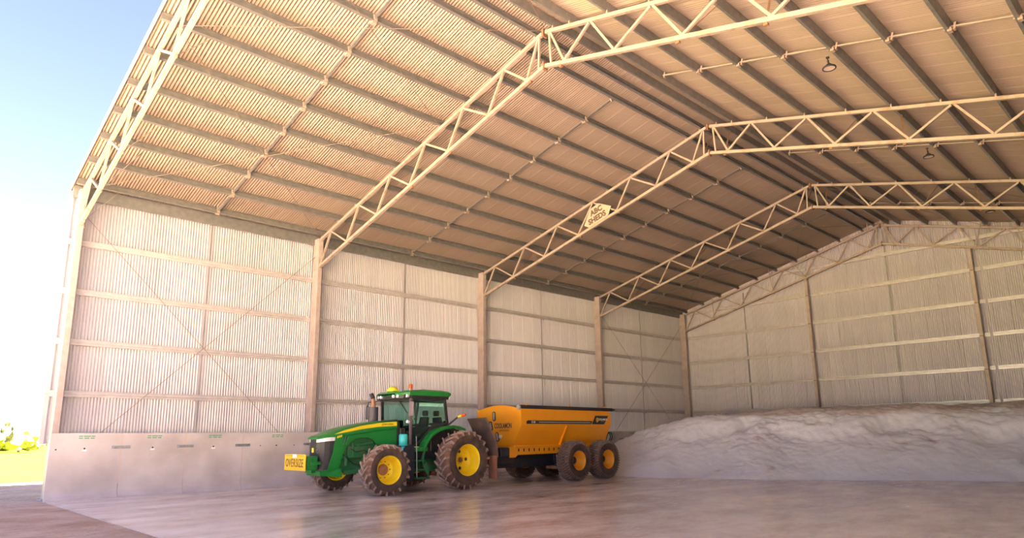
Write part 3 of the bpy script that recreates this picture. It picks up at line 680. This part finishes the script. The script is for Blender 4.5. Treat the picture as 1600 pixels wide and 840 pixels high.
rings = [[(-w_,y,a+0.05),(-w_+0.08,y,a),(w_-0.08,y,a),(w_,y,a+0.05),(w_,y,b-0.06),(w_-0.14,y,b),(-w_+0.14,y,b),(-w_,y,b-0.06)] for y,w_,a,b in rf]
recalc(tb().loft(rings,0,True,True,False).obj('cab_roof','green',T))
vz = tb(); vz.loft([[(-w_,y,3.24),(w_,y,3.24),(w_+0.05,y,3.345+0.03*(k<2)),(-w_-0.05,y,3.345+0.03*(k<2))] for k,(y,w_) in enumerate(((9.24,0.60),(9.32,0.86),(9.6,0.99),(11.1,1.0),(11.32,0.92)))]); recalc(vz.obj('roof_liner','blackplastic',T))
for x,y in ((0.40,9.21),(0.62,9.245),(0.95,9.42),(-0.40,9.21),(-0.62,9.245),(-0.95,9.42)):
    tb().tube((x,y-0.03,3.33),(x,y+0.06,3.33),0.062,12).obj('work_light','lens',T)
for s in (1,-1): tb().box(s*0.86-0.07,s*0.86+0.07,11.33,11.41,3.27,3.37,0,0.02).obj('work_light','lens',T)
gl = tb().lathe([(-0.02,0.21),(0.06,0.21),(0.10,0.19),(0.16,0.12),(0.18,0.001)],(0.0,9.45,3.53),'z',20).obj('guidance_dome','stripe',T)
tb().lathe([(-0.06,0.20),(0.02,0.215),(0.02,0.18)],(0.0,9.45,3.52),'z',20).obj('dome_base','green',gl)
bc = tb().lathe([(0.0,0.06),(0.13,0.055),(0.16,0.03),(0.165,0.001)],(0.90,9.60,3.60),'z',14).obj('beacon','amber',T)
tb().tube((0.90,9.60,3.46),(0.90,9.60,3.61),0.028,8).obj('beacon_post','exhaust',bc)
tb().tube((0.6,9.9,3.5),(0.6,9.9,3.78),0.008,5).obj('aerial','dark',T)
# mirrors
mm = tb().box(1.28,1.52,9.27,9.34,2.60,3.10,0,0.03).obj('mirror','mauve',T); tb().path([(0.96,9.6,3.17),(1.40,9.36,3.17),(1.40,9.33,3.08)],0.018).obj('mirror_arm','blackplastic',mm)
mm = tb().box(-1.50,-1.30,9.22,9.29,2.55,3.05,0,0.03).obj('mirror','muffler',T); mm['label'] = 'far side mirror'; tb().path([(-0.96,9.6,3.22),(-1.40,9.31,3.20),(-1.40,9.26,3.03)],0.022).obj('mirror_arm','blackplastic',mm)
tb().bar((0.25,9.585,3.18),(0.75,9.585,2.72),0.02,0.03,(0,1,0)).obj('wiper','dark',T)
tb().bar((-0.3,11.22,2.75),(0.1,11.22,3.15),0.02,0.03,(0,1,0)).obj('wiper','dark',T)
# seat and controls seen through the glass
sq = tb(); sq.box(-0.28,0.28,10.25,10.75,1.85,2.0,0,0.04); sq.loft([[(-0.27,10.72,1.95),(0.27,10.72,1.95),(0.25,10.86,1.95),(-0.25,10.86,1.95)],[(-0.22,10.86,2.62),(0.22,10.86,2.62),(0.20,10.97,2.60),(-0.20,10.97,2.60)]]); sq.box(-0.14,0.14,10.88,11.0,2.66,2.86,0,0.03); sq.box(-0.1,0.1,10.3,10.7,1.3,1.86)
sq.obj('seat','seat',T)
sq = tb(); sq.tube((0,9.9,1.5),(0,10.02,2.15),0.05,8)
for k in range(16):
    a, b = 2*PI*k/16, 2*PI*(k+1)/16
    sq.tube((0.2*math.cos(a),10.02+0.17*math.sin(a),2.18+0.1*math.sin(a)),(0.2*math.cos(b),10.02+0.17*math.sin(b),2.18+0.1*math.sin(b)),0.018,5)
sq.obj('steering_wheel','seat',T)
sq = tb(); sq.box(-0.55,-0.32,10.1,10.8,2.1,2.22,0,0.02); sq.box(-0.52,-0.36,10.0,10.2,2.2,2.5,0,0.02); sq.obj('armrest_console','seat',T)
# rear fenders
fp = [(9.98,1.45),(10.06,1.66),(10.17,1.85),(10.36,2.03),(10.62,2.16),(10.95,2.25),(11.3,2.28),(11.6,2.25),(11.86,2.17)]
def fender(s):
    m_ = tb(); m_.loft([[(s*0.9,y,z),(s*1.26,y,z+0.01),(s*1.30,y,z-0.02),(s*1.30,y+0.02,z-0.10),(s*1.25,y+0.02,z-0.10),(s*1.24,y+0.01,z-0.05),(s*0.9,y+0.01,z-0.05)] for y,z in fp]); recalc(m_.obj('fender','green',T))
    m_ = tb(); m_.loft([[(s*0.88,y,z-0.06) for y,z in fp],[(s*0.92,y,z-0.06) for y,z in fp],[(s*0.92,y+0.25*(11.3-y)/1.3,0.8+0.25*z) for y,z in fp],[(s*0.88,y+0.25*(11.3-y)/1.3,0.8+0.25*z) for y,z in fp]],0,False,False); m_.obj('fender_wall','blackplastic',T)
    a_ = tb().path([(s*1.05,11.22,2.30),(s*1.15,11.36,2.44),(s*1.32,11.42,2.56),(s*1.42,11.43,2.60)],0.035,8).obj('marker_arm','blackplastic',T)
    tb().tube((s*1.40,11.43,2.595),(s*1.60,11.44,2.64),0.045,10).obj('arm_band','stripe',a_)
    tb().tube((s*1.60,11.44,2.64),(s*1.78,11.45,2.66),0.052,10,0,0.04).obj('marker_lamp','amber',a_)
mir(fender)
tb().box(0.99,1.02,9.72,9.92,1.50,1.545).obj('side_reflector','stripe',T)
# fuel tank, steps, turquoise canister
recalc(tb().prism([(9.16,0.42),(9.58,0.36),(9.62,0.6),(9.62,1.52),(9.52,1.62),(9.16,1.60)],0.45,1.18,'x').obj('fuel_tank','navy',T))
tb().box(-1.15,-0.45,9.2,10.2,0.45,1.2,0,0.06).obj('fuel_tank','navy',T)
stp = tb(); stp.prism([(9.68,0.50),(9.72,0.50),(9.72,1.52),(9.68,1.52)],1.20,1.24,'x')
stp.prism([(10.02,0.72),(10.10,0.72),(9.98,1.12),(10.08,1.45),(10.0,1.47),(9.90,1.12)],1.20,1.25,'x'); stp.prism([(10.02,0.72),(10.10,0.72),(9.98,1.12),(10.08,1.45),(10.0,1.47),(9.90,1.12)],0.85,0.89,'x')
stp.prism([(10.0,0.78),(10.22,0.48),(10.22,0.88),(10.1,1.0)],1.20,1.23,'x'); stp.obj('step_frame','greendusty',T)
tb().box(0.80,1.26,9.68,10.15,1.38,1.52,0,0.015).obj('step','green',T)
for z in (1.02,0.72): tb().box(0.86,1.26,9.69,10.05,z,z+0.05,0,0.01).obj('step','greendusty',T)
tb().box(0.86,1.26,9.68,10.22,0.42,0.48,0,0.01).obj('step','greendusty',T)
tb().tube((1.25,9.70,0.5),(1.22,9.66,1.9),0.015,6).obj('hand_rail','plate',T)
ct = tb().lathe([(-0.08,0.06),(0.0,0.07),(0.0,0.13),(0.02,0.15),(0.36,0.15),(0.40,0.12),(0.40,0.001)],(1.12,9.18,1.58),'z',18).obj('canister','cyan',T)
tb().tube((1.12,9.18,1.42),(1.12,9.18,1.51),0.04,8).obj('canister_cap','cyan',ct)
tb().tube((0.98,9.5,2.40),(0.98,9.42,2.42),0.06,10).obj('side_lamp','lens',T)
# rear hitch and mud flap behind the near rear wheel
tb().box(-0.45,0.45,11.9,12.50,0.55,0.95,0,0.04).obj('hitch','greendusty',T)

# ---------------------------------------------------------------- spreader trailer
SY = 17.6
S = empty('spreader_trailer', (TX,SY,0)); tag(S, 'orange bulk fertiliser spreader trailer on four dusty wheels behind the tractor', 'trailer')
def sb(): return MB((0,SY,0))
Y0, Y1 = 14.73, 20.52
def arch(z0=2.95, z1=3.15, n=10):
    return [(1.36-2.72*i/n, z0+(z1-z0)*math.sin(PI*i/n)) for i in range(n+1)]
front = [(-0.88,1.45),(0.88,1.45),(1.37,2.33)] + arch() + [(-1.37,2.33)]
fpn = sb(); fpn.prism(front, Y0, Y0+0.05, 'y'); fpn = recalc(fpn.obj('front_panel','orange',S))
recalc(sb().prism([(-0.88,1.45),(0.88,1.45),(1.37,2.33),(1.36,2.78),(1.26,2.95),(-1.26,2.95),(-1.36,2.78),(-1.37,2.33)], Y1-0.05, Y1, 'y').obj('rear_panel','orange',S))
def bside(s):
    m_ = sb(); m_.loft([[(s*(a),Y0+0.03,z),(s*(a-0.04),Y0+0.03,z),(s*(a-0.04),Y1-0.02-(0.12 if z > 2.9 else 0),z),(s*a,Y1-0.02-(0.12 if z > 2.9 else 0),z)] for a,z in ((1.37,2.33),(1.36,2.80),(1.36,2.95))]); recalc(m_.obj('side_panel','orange',S))
    m_ = sb(); m_.loft([[(s*(a),Y0+0.03,z),(s*(a-0.05),Y0+0.03,z),(s*(a-0.05),Y1-0.02,z),(s*a,Y1-0.02,z)] for a,z in ((0.88,1.45),(1.37,2.33))]); recalc(m_.obj('hopper_panel','orange',S))
    m_ = sb(); m_.bar((s*1.36,Y0+0.02,2.97),(s*1.36,Y1-0.12,2.97),0.07,0.06); m_.obj('top_rail','orange',S)
    # sloping stiffener on the hopper
    m_ = sb(); n_ = Vector((s*0.88,0,-0.49)).normalized()
    m_.bar(Vector((s*0.91,17.45,1.50))+n_*0.04,Vector((s*1.36,17.45,2.30))+n_*0.02,0.03,0.10,n_); m_.obj('stiffener','orange',S)
    # long rail with drain slots
    rl = recalc(sb().prism([(14.45,1.02),(14.75,1.02),(14.9,1.12),(Y1-0.3,1.16),(Y1-0.3,1.45),(14.4,1.45),(14.4,1.2)],s*0.90,s*0.97,'x').obj('side_rail','orange',S))
    for k in range(10):
        y = 14.95+0.30*k
        sb().box(s*0.970,s*0.974,y-0.03,y+0.03,1.25,1.37).obj('rail_slot','dark',rl)
    sb().box(s*0.88,s*1.02,Y0-0.1,Y1-0.1,1.42,1.50,0,0.01).obj('hopper_sill','orange',S)
    # stripe and logo plate
    zs0, zs1 = 2.36, 2.50
    dcl = recalc(sb().prism([(15.02,zs0),(19.10,zs0),(19.20,zs1),(15.10,zs1),(15.02,zs1-0.05)],s*1.366,s*1.376,'x').obj('side_decal','decal',S))
    sb().box(s*1.376,s*1.379,15.75,19.05,zs0+0.05,zs0+0.085).obj('decal_line','grey',dcl)
    lp = recalc(sb().prism([(19.16,2.36),(20.02,2.36),(20.34,2.74),(19.42,2.74)],s*1.368,s*1.380,'x').obj('logo_plate','decal',S))
    tm = text_mesh('lettering','COOLAMON',0.13,'white',0.9,0,0.002,0.003); put('lettering',tm,lp,(s*1.384,19.92-SY,2.57),(PI/2,0,PI/2*s))
    sb().box(s*1.381,s*1.384,19.76,20.05,2.475,2.488).obj('logo_line','plate',lp)
    ring = []
    m_ = sb()
    for k in range(16):
        a, b = 2*PI*k/16, 2*PI*(k+1)/16
        m_.tube((s*1.383,19.53+0.06*math.cos(a),2.55+0.09*math.sin(a)),(s*1.383,19.53+0.06*math.cos(b),2.55+0.09*math.sin(b)),0.016,5)
    m_.tube((s*1.383,19.53,2.50),(s*1.383,19.53,2.60),0.012,5); m_.obj('logo_ring','rimorange',lp)
    tm = text_mesh('lettering','C-16',0.12,'white',0.9,0,0.002,0.004); put('lettering',tm,dcl,(s*1.379,15.42-SY,2.43),(PI/2,0,PI/2*s))
mir(bside)
sb().box(-0.9,0.9,Y0,Y1,1.42,1.47).obj('bin_floor','orange',S)
# lettering and sight glasses on the front panel
tm = text_mesh('lettering','COOLAMON',0.29,'ink',0.62,0,0.002,0.007); put('lettering',tm,fpn,(0.28,Y0-0.004-SY,2.29),(PI/2,0,0))
tm = text_mesh('lettering','SPREADERS',0.105,'ink',0.9,0,0.002,0,1.35); put('lettering',tm,fpn,(0.34,Y0-0.004-SY,2.10),(PI/2,0,0))
def slot(cx, cz, tilt, w=0.09, h=0.20):
    def oval(k, y):
        pts = []
        for i in range(20):
            a = 2*PI*i/20; px, pz = w*k*math.cos(a), w*k*math.sin(a)+(h-w)*(1 if math.sin(a) > 0 else -1)
            pts.append((cx+px*math.cos(tilt)-pz*math.sin(tilt), y, cz+px*math.sin(tilt)+pz*math.cos(tilt)))
        return pts
    m_ = sb().loft([oval(1,Y0+0.01),oval(1,Y0-0.025)],0).obj('sight_glass_frame','decal',S); recalc(m_)
    sb().loft([oval(0.55,Y0-0.01),oval(0.55,Y0-0.03)],0).obj('sight_glass','grey',m_)
slot(-0.26,2.70,0.0); slot(-0.46,2.30,0.25); slot(-0.06,1.85,0.25)
sb().tube((0.14,Y0-0.06,1.86),(0.14,Y0+0.0,1.86),0.07,12).obj('front_lamp','lens',S)
# rolled tarp along the near top edge
rt = sb().tube((1.40,14.62,3.04),(1.40,20.60,3.02),0.075,12).obj('tarp_roll','tarp',S)
for y in (14.95,17.6,20.1):
    sb().box(1.33,1.37,y-0.03,y+0.03,2.86,3.13).box(1.33,1.48,y-0.03,y+0.03,3.10,3.14).obj('tarp_bracket','orange',rt)
sb().tube((1.40,20.58,3.02),(1.40,20.78,3.02),0.04,8).obj('tarp_crank','blackplastic',rt)
sb().tube((1.36,14.56,3.02),(1.36,14.66,3.02),0.10,12).obj('tarp_end_cap','grey',rt)
def flap(s):
    m_ = sb(); m_.loft([[(s*0.62,12.52,2.52),(s*1.70,12.52,2.54),(s*1.70,12.56,2.54),(s*0.62,12.56,2.52)],[(s*0.95,12.76,1.66),(s*2.02,12.76,1.66),(s*2.02,12.80,1.66),(s*0.95,12.80,1.66)]])
    f_ = recalc(m_.obj('mud_guard','flap',S))
    m_ = sb(); m_.loft([[(s*1.0,12.77,1.67),(s*2.02,12.77,1.67),(s*2.02,12.81,1.67),(s*1.0,12.81,1.67)],[(s*1.0,12.78,1.1),(s*2.08,12.78,1.1),(s*2.08,12.82,1.1),(s*1.0,12.82,1.1)]]); recalc(m_.obj('guard_middle','flap',f_))
    m_ = sb(); m_.box(s*1.62,s*2.07,12.72,12.77,0.32,1.16,0,0.01); m_.obj('guard_rubber','flaplow',f_)
    m_ = sb(); m_.bar((s*1.71,12.51,2.55),(s*2.03,12.75,1.66),0.03,0.05); m_.bar((s*2.03,12.75,1.66),(s*2.09,12.77,1.1),0.03,0.05); m_.bar((s*0.62,12.52,2.53),(s*1.71,12.52,2.55),0.03,0.05); m_.obj('guard_edge','flap',f_)
    sb().bar((s*0.4,13.9,1.0),(s*1.2,12.82,1.2),0.08,0.08).obj('guard_bracket','rust',S)
mir(flap)
# chassis, axles
chs = sb(); chs.box(-0.55,0.55,13.9,20.2,0.95,1.42,0,0.02); chs.box(-0.70,0.70,14.0,14.9,0.75,1.40,0,0.03); chs.box(-0.45,-0.30,14.2,20.0,0.60,0.95); chs.box(0.30,0.45,14.2,20.0,0.60,0.95); chs.obj('chassis','navy',S)
db = sb(); db.bar((0.35,14.1,0.9),(0.05,12.75,0.70),0.14,0.18); db.bar((-0.35,14.1,0.9),(-0.05,12.75,0.70),0.14,0.18); db.box(-0.1,0.1,12.52,12.85,0.60,0.78); db.obj('drawbar','navy',S)
sb().box(0.55,0.98,13.95,14.45,1.05,1.42,0,0.03).obj('tool_box','navy',S)
tyT = tyre_mesh('tyre', 0.835, 0.66, 0.40, 44, 'block')
for y in (17.60,19.55):
    sb().tube((-1.5,y,0.83),(1.5,y,0.83),0.09,10).obj('axle','navy',S)
    for s in (1,-1): wheel(S,(s*1.62,y-SY,0.832),0.835,0.66,0.40,44,'block','rimorange',s,0,'trailer',tyT)
for s in (1,-1):
    sb().prism([(17.5,0.75),(19.65,0.75),(19.65,0.93),(18.8,1.12),(18.35,1.12),(17.5,0.93)],s*1.02,s*1.14,'x').obj('rocker_beam','navy',S)
for k in range(3): sb().path([(0.98,17.05+0.14*k,1.08),(1.0,17.02+0.17*k,0.85),(0.98,17.1+0.10*k,0.62)],0.02).obj('hydraulic_hose','plate' if k == 1 else 'blackplastic',S)
sb().box(0.55,1.25,16.95,17.45,0.48,0.62,0,0.03).obj('hydraulic_block','rust',S)
# rear hoses, spinner deck
m_ = sb()
for q in (0.0,0.1):
    pp = [(0.95+q,Y1-0.02,1.62),(0.97+q,Y1+0.14,1.95),(1.0+q,Y1+0.32,2.0),(1.0+q,Y1+0.42,1.8),(0.98+q,Y1+0.30,1.55),(0.95+q,Y1+0.05,1.42)]
    m_.path(pp,0.022)
m_.obj('hydraulic_hose','blackplastic',S)
sb().box(-0.8,0.8,Y1-0.25,Y1+0.25,1.0,1.08,0,0.02).obj('spinner_deck','orange',S)
for s in (1,-1): sb().lathe([(0.0,0.001),(0.0,0.36),(-0.03,0.36),(-0.03,0.001)],(s*0.45,Y1+0.2,0.92),'z',20).obj('spinner_disc','plate',S)

# ---------------------------------------------------------------- heap of white powder
from mathutils import noise
BASE = [(-1,22.4),(2.0,21.6),(5.0,21.15),(8.0,21.1),(11.0,22.0),(15.2,23.8),(20.9,27.0),(26.5,30.2),(30,32)]
def base_y(x):
    for (xa,ya),(xb,yb) in zip(BASE[:-1],BASE[1:]):
        if x <= xb: return ya+(yb-ya)*(x-xa)/(xb-xa)
    return BASE[-1][1]
def smin(a,b,k=0.5):
    h = max(k-abs(a-b),0)/k; return min(a,b)-h*h*k*0.25
def heap_z(x,y):
    p = Vector((x,y,0))
    wob = 0.45*noise.noise(p*0.35)+0.16*noise.noise(p*1.1)
    by = base_y(x); nrm = 0.91
    d = (y-by)*nrm+wob
    dc = 3.1+0.9*noise.noise(Vector((x*0.33,7,1)))+0.25*noise.noise(Vector((x*1.5,2,1)))
    tt = min(max((d-dc)/0.7,0),1); z1 = 0.56*d+0.32*tt
    z2 = 0.42*(x-0.35)+0.25*noise.noise(p*0.5+Vector((5,1,0)))
    crest = 2.80+0.035*min(max(x-6,0),10)+0.30*noise.noise(Vector((x*0.28,y*0.2,3)))+0.12*noise.noise(p*0.9)
    z = smin(smin(z1,crest,0.5),z2,0.6)
    if z > 0.05:   # gullies and slumped lumps
        t = min(1,z/0.6); hi_ = min(max((z-0.9)/1.0,0),1)
        q = abs(noise.noise(p*1.7+Vector((0,0,4))))+0.5*abs(noise.noise(p*3.7))
        z += t*(0.04*noise.noise(Vector((x*1.6+y*0.5,y*0.6,0)))+(0.02+0.03*hi_)*noise.noise(p*4.5)+(0.012+0.03*hi_)*noise.noise(p*9)) - t*hi_*0.07*max(0.22-q*0.5,0)/0.22
        z += t*hi_*0.07*noise.noise(p*1.3+Vector((3,3,0)))
    return z
NX, NY = 300, 210; X0, X1, YA, YE = 0.45, W-0.2, 19.8, YT[4]-0.25
hm = MB((12,29,0)); vs_ = []; zz = []
for j in range(NY):
    for i in range(NX):
        x = X0+(X1-X0)*i/(NX-1); y = YA+(YE-YA)*j/(NY-1); z = heap_z(x,y); vs_.append((x,y,max(z,-0.06)))
fs_ = []
for j in range(NY-1):
    for i in range(NX-1):
        q = (j*NX+i, j*NX+i+1, (j+1)*NX+i+1, (j+1)*NX+i)
        if max(vs_[k][2] for k in q) > -0.055: fs_.append(q)
hm.add(vs_, fs_, 0, True)
hp = hm.obj('powder_heap','powder',None,(12,29,0)); tag(hp, 'long heap of loose white powder piled against the back wall', 'heap', kind='stuff')

# ---------------------------------------------------------------- trees far across the field
import bmesh
def tree(x, y, h, wd, label, sd):
    rnd = random.Random(sd); e = empty('tree', (x,y,-0.012)); tag(e, label, 'tree', 'trees across the field')
    m_ = MB().tube((0,0,0),(0.2,0,h*0.4),0.28,8,0,0.18); m_.tube((0.2,0,h*0.35),(wd*0.25,0.3,h*0.62),0.14,6,0,0.08); m_.tube((0.2,0,h*0.35),(-wd*0.25,-0.3,h*0.65),0.14,6,0,0.08); m_.obj('trunk','bark',e)
    bm = bmesh.new()
    for k in range(14):
        a = rnd.uniform(0,2*PI); r = rnd.uniform(0,0.36)*wd; zc = h*rnd.uniform(0.38,0.82); s_ = wd*rnd.uniform(0.16,0.27)
        ret = bmesh.ops.create_icosphere(bm, subdivisions=3, radius=s_, matrix=Matrix.Translation((r*math.cos(a),r*math.sin(a),zc)))
        for v in ret['verts']:
            n_ = noise.noise(v.co*1.1+Vector((sd,0,0)))*0.45+noise.noise(v.co*3.5)*0.25
            c_ = Vector((r*math.cos(a),r*math.sin(a),zc)); v.co = c_+(v.co-c_)*(1+n_)
    me = bpy.data.meshes.new('crown'); bm.to_mesh(me); bm.free(); me.materials.append(MATS['leaf']); put('crown', me, e)

for k,(u_,dist,h_,w_,lab) in enumerate(((-0.05,150,6.5,9,'pale bushy tree at the far left edge of the field'),(0.012,170,7.5,10,'tallest pale tree on the field horizon'),(0.045,190,7,11,'pale tree in the middle of the hazy tree line'),(0.075,160,5.5,9,'low rounded tree beside the shed corner on the horizon'),(0.10,210,7,12,'far tree half hidden behind the shed corner'))):
    d_ = (fw + Rv*((u_*800-800)/FPX)); d_.z = 0; d_.normalize()
    tree(26.559+d_.x*dist, -4.743+d_.y*dist, h_, w_, lab, k+3)
